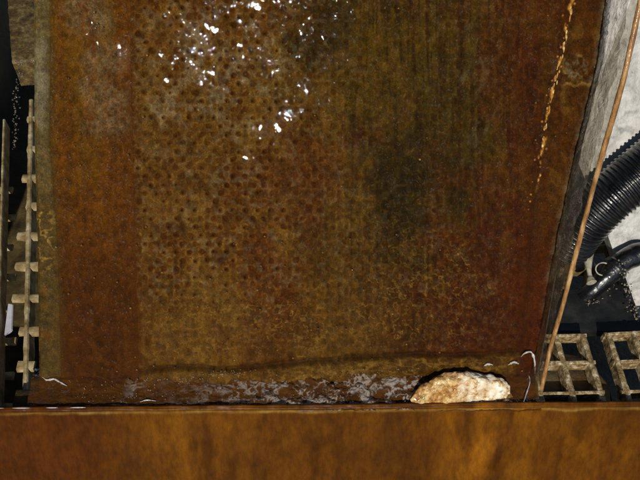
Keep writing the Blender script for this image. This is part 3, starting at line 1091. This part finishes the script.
# left grid: one long thin rib with stub cross bars
ZL = -0.072
lefty = [118, 148, 177, 205, 235, 265, 297, 330, 365, 397]
root = tag(empty('eggcrate_grid', on_level(28, 240, ZL - 0.01)), 'narrow pale plastic grid with short stub bars left of the screen', 'plastic grid')
egg_px(root, (31, 100), (25, 408), 0.0030, 'long_bar', M_EGGW, ZL, 0.0008, 0.010)
egg_px(root, (4, 120), (-4, 408), 0.0018, 'long_bar', M_EGGW, ZL, 0.0008, 0.010)
for k, y in enumerate(lefty):
    x0 = (27, 27, 22, 26, 17, 15, 12, 19, 17, 20)[k]
    x1 = (46, 46, 45, 45, 42, 42, 40, 40, 34, 42)[k]
    egg_px(root, (x0, y), (x1, y), 0.0038 + 0.0004 * (k % 3), 'cross_bar', M_EGGW, ZL, 0, 0.0025)
    if k > 1:
        egg_px(root, (-22, y + 1), (9 if k % 2 else 6, y), 0.0034, 'cross_bar', M_EGGW, ZL, -0.012, 0.0025)

# ------------------------------------------------------------------ left side: tank wall, ledge, tab
M_TANK = speckled('tank_plastic', (22, 26, 20), (44, 42, 28), 50, 0.3, 0.0006, 0.6, (66, 58, 34), 0.12, wave=0.0006, wave_scale=160,
                  stretch=(1, 1, 0.25))
xl = -0.245
bm = bmesh.new()
prism(bm, [(xl, -0.09, Z_FLOOR), (xl, 0.40, Z_FLOOR), (xl, 0.40, 0.06), (xl, -0.09, 0.06)], Vector((-0.006, 0, 0)))
tag(from_bm('tank_wall', bm, M_TANK, None, False), 'dark algae filmed tank wall at the far left', 'tank wall')
# ledge
ZLD = -0.03
bm = bmesh.new()
c0 = [on_level(4, -50, ZLD), on_level(44, -50, ZLD), on_level(44, 60, ZLD), on_level(12, 62, ZLD)]
n = 40
Pl = np.zeros((n + 8, n, 3))
for i in range(n + 8):
    for j in range(n):
        s_ = min(i, n - 1) / (n - 1)
        p = c0[0].lerp(c0[3], s_).lerp(c0[1].lerp(c0[2], s_), j / (n - 1))
        if i >= n:
            p.z -= (i - n + 1) * 0.0025
            p.y -= 0.0002 * (i - n)
        q = p * 260
        p = p + Vector((0, -0.6, 0.8)) * 0.0011 * mn.fractal(q, 0.8, 2, 3)
        Pl[i, j] = p
M_LEDGE = speckled('ledge_growth', (44, 36, 16), (92, 70, 30), 220, 0.5, 0.0008, 1.0, (128, 112, 70), 0.06, wave=0.0010, wave_scale=500)
tag(grid_mesh('crusted_ledge', Pl, M_LEDGE), 'olive brown wet ledge in the upper left corner', 'ledge')
# dribble of bubbles under the ledge
bm = bmesh.new()
for k in range(90):
    y = 62 + (k / 90) * 88 + random.uniform(-2, 2)
    x = 18 - (y - 62) * 0.04 + random.gauss(0, 1.6) + (3 if y < 80 else 0)
    p = at_depth(x, y, 0.405)
    bmesh.ops.create_icosphere(bm, subdivisions=1, radius=random.uniform(0.0002, 0.0006), matrix=Matrix.Translation(p))
tag(from_bm('bubble_dribble', bm, speckled('dribble', (30, 26, 18), (120, 112, 92), 600, 0.2, 0.0001, 1.0)),
    'thin dribble of wet bubbles hanging below the upper left ledge', 'bubbles', kind='stuff')
bm = bmesh.new()
zz = -0.075
prism(bm, [on_level(8, 303, zz), on_level(13, 304, zz), on_level(12, 330, zz), on_level(9, 331, zz), on_level(4, 335, zz)], Vector((0, 0, -0.002)))
bmesh.ops.bevel(bm, geom=bm.edges[:], offset=0.0004, segments=2, affect='EDGES')
tag(from_bm('plastic_tab', bm, speckled('white_plastic', (176, 172, 180), (206, 202, 208), 80, 0.4, 0.0001), None, False),
    'small white wedge shaped tab left of the narrow grid', 'plastic tab')

# ------------------------------------------------------------------ right side: white board, hose, black pipe, peg, tray
OFF = -0.068
bm = bmesh.new()
wb = [on_panel(x, y, OFF) for x, y in ((560, -60), (760, -60), (760, 330), (641, 330), (602, 219), (560, 120))]
prism(bm, wb, -N_P * 0.012)
t = NT('polystyrene')
f = t.noise(130, 5, 0.6, 0.8)
f2 = t.noise(26, 3, 0.5)
c_ = t.ramp(f, [(0.3, lin((140, 138, 132))), (0.55, lin((196, 193, 186))), (0.7, lin((214, 211, 205)))])
c_ = t.mix(t.ramp(f2, [(0.5, (0, 0, 0)), (0.72, (.5, .5, .5))]), c_, lin((140, 132, 112)))
t.link(c_, t.b.inputs['Base Color'])
t.b.inputs['Roughness'].default_value = 0.45
t.b.inputs['Coat Weight'].default_value = 0.3
t.link(t.bump(t.noise(240, 5, 0.6), 0.0012), t.b.inputs['Normal'])
tag(from_bm('white_board', bm, t.m, None, False), 'grey white board leaning behind the corrugated hose', 'board')

# hose
axis = spline([on_panel(x, y, OFF + 0.0155 + o_) for x, y, o_ in ((860, -20, 0), (760, 70, 0), (672, 146, 0), (640, 172, 0), (608, 199, 0), (585, 222, -0.004), (566, 248, -0.014))], 1100)
Ls = [0]
for i in range(1, len(axis)):
    Ls.append(Ls[-1] + (axis[i] - axis[i - 1]).length)
pitch = 0.0027


def hose_r(i, a_):
    ph = (Ls[i] / pitch) % 1.0
    rib = max(0.0, math.sin(math.pi * min(1, ph / 0.62))) if ph < 0.62 else 0.0
    return 0.0138 + 0.0009 * rib ** 0.6


t = NT('black_rubber')
t.link(t.ramp(t.noise(300, 4), [(0.4, lin((7, 7, 9))), (0.7, lin((22, 21, 22)))]), t.b.inputs['Base Color'])
t.link(t.ramp(t.noise(70, 6, 0.65), [(0.4, (0.22,) * 3), (0.65, (0.55,) * 3)]), t.b.inputs['Roughness'])
t.link(t.ramp(t.noise(90, 5, 0.7), [(0.4, (0.9,) * 3), (0.6, (0.1,) * 3)]), t.b.inputs['Coat Weight'])
t.b.inputs['Coat Roughness'].default_value = 0.1
t.b.inputs['Coat Roughness'].default_value = 0.12
t.link(t.bump(t.noise(500, 4), 0.0003), t.b.inputs['Normal'])
M_RUB = t.m
bm = bmesh.new()
tube(bm, axis, hose_r, 56)
tag(from_bm('corrugated_hose', bm, M_RUB), 'thick black corrugated hose passing behind the clear right wall', 'hose')

# bent black pipe
t = NT('wet_black')
t.link(t.ramp(t.noise(200, 4), [(0.45, lin((6, 6, 7))), (0.75, lin((26, 22, 20)))]), t.b.inputs['Base Color'])
t.b.inputs['Roughness'].default_value = 0.35
t.b.inputs['Coat Weight'].default_value = 1
t.b.inputs['Coat Roughness'].default_value = 0.05
t.link(t.bump(t.noise(420, 3, 0.6), 0.0005), t.b.inputs['Coat Normal'])
t.link(t.bump(t.noise(260, 3, 0.6), 0.0005), t.b.inputs['Normal'])
M_WETB = t.m
pp = spline([on_panel(x, y, OFF + o_) for x, y, o_ in ((790, 300, .0085), (720, 272, .0085), (652, 255, .0085), (631, 257, .0085), (617, 267, .010), (605, 278, .012),
             (592, 291, .012), (579, 299, .008), (562, 306, .003))], 90)
bm = bmesh.new()
tube(bm, pp, lambda i, a_: (0.0066 if i < 50 else 0.0066 - 0.0016 * min(1, (i - 50) / 14)) * (1 + 0.10 * mn.noise(pp[i] * 160 + Vector((a_ * .5, 0, 0))))
     + (0.0009 if i in (44, 45, 46, 47, 48) else 0), 24)
pipe = tag(empty('black_pipe', at_depth(600, 280, 0.455)), 'bent wet black pipe below the corrugated hose', 'pipe')
from_bm('pipe_body', bm, M_WETB, pipe)
# clip ring on the pipe
ring = []
cr = on_panel(603, 269, OFF + 0.020)
for k in range(26):
    a_ = R(60) + R(205) * k / 25
    ring.append(cr + Vector((1, 0, 0)) * 0.0042 * math.cos(a_) + UP * 0.0036 * math.sin(a_))
bm = bmesh.new()
tube(bm, ring, lambda i, a_: 0.0004, 8)
from_bm('clip_ring', bm, speckled('wire', (130, 120, 100), (190, 184, 170), 300, 0.3, 0.0001, 0.5), pipe)

# pale peg
pg = spline([at_depth(590, 249, 0.462), at_depth(588, 258, 0.455), at_depth(588.5, 266, 0.45), at_depth(589.5, 274, 0.447),
             at_depth(591, 281, 0.444), at_depth(592, 284, 0.443)], 30)
bm = bmesh.new()
rr = lambda i: 0.0021 + 0.0008 * math.sin(i / 29 * math.pi * 2.2 + 0.6) + (0.0006 if i > 20 else 0)
tube(bm, pg, lambda i, a_: rr(i) * (1 if i < 27 else (0.85, 0.65, 0.35)[i - 27]), 16)
peg = from_bm('peg', bm, speckled('peg_plastic', (132, 122, 92), (190, 182, 158), 120, 0.4, 0.0003, 0.6, (214, 208, 190)))
tag(peg, 'pale rounded plastic peg beside the bent black pipe', 'peg')

# black tray under the pipe
zt = -0.0735
bm = bmesh.new()
tp = [on_level(x, y, zt) for x, y in ((552, 332), (548, 296), (575, 290), (606, 283), (622, 266), (646, 332))]
prism(bm, tp, Vector((0, 0, -0.006)))
bmesh.ops.bevel(bm, geom=bm.edges[:], offset=0.0008, segments=2, affect='EDGES')
tag(from_bm('black_tray', bm, speckled('tray_plastic', (10, 11, 11), (32, 32, 30), 90, 0.42, 0.0003, 0.35, (52, 50, 46), 0.2, wave=0.0006, wave_scale=130),
            None, False), 'flat matt black plate between the bent pipe and the tan grids', 'plate')
# drops along the white board's edge and over the plate
bm = bmesh.new()
for k in range(110):
    s_ = random.random()
    if k < 70:
        x, y = 620 + 18 * s_ + random.gauss(0, 2.6), 262 + 62 * s_ + random.gauss(0, 2)
        p = at_depth(x, y, 0.447)
    else:
        x, y = 612 - 22 * s_ + random.gauss(0, 5), 282 + 22 * s_ + random.gauss(0, 2)
        p = on_level(x, y, zt + 0.0008)
    bmesh.ops.create_icosphere(bm, subdivisions=1, radius=random.uniform(0.0002, 0.0006), matrix=Matrix.Translation(p) @ Matrix.Diagonal((random.uniform(.6, 2.2), random.uniform(.6, 2), 1, 1)))
tag(from_bm('splash_drops', bm, speckled('splash', (40, 34, 26), (150, 138, 116), 700, 0.15, 0.0001, 1.0)),
    'splashed drops along the edge of the grey white board', 'drops', kind='stuff')
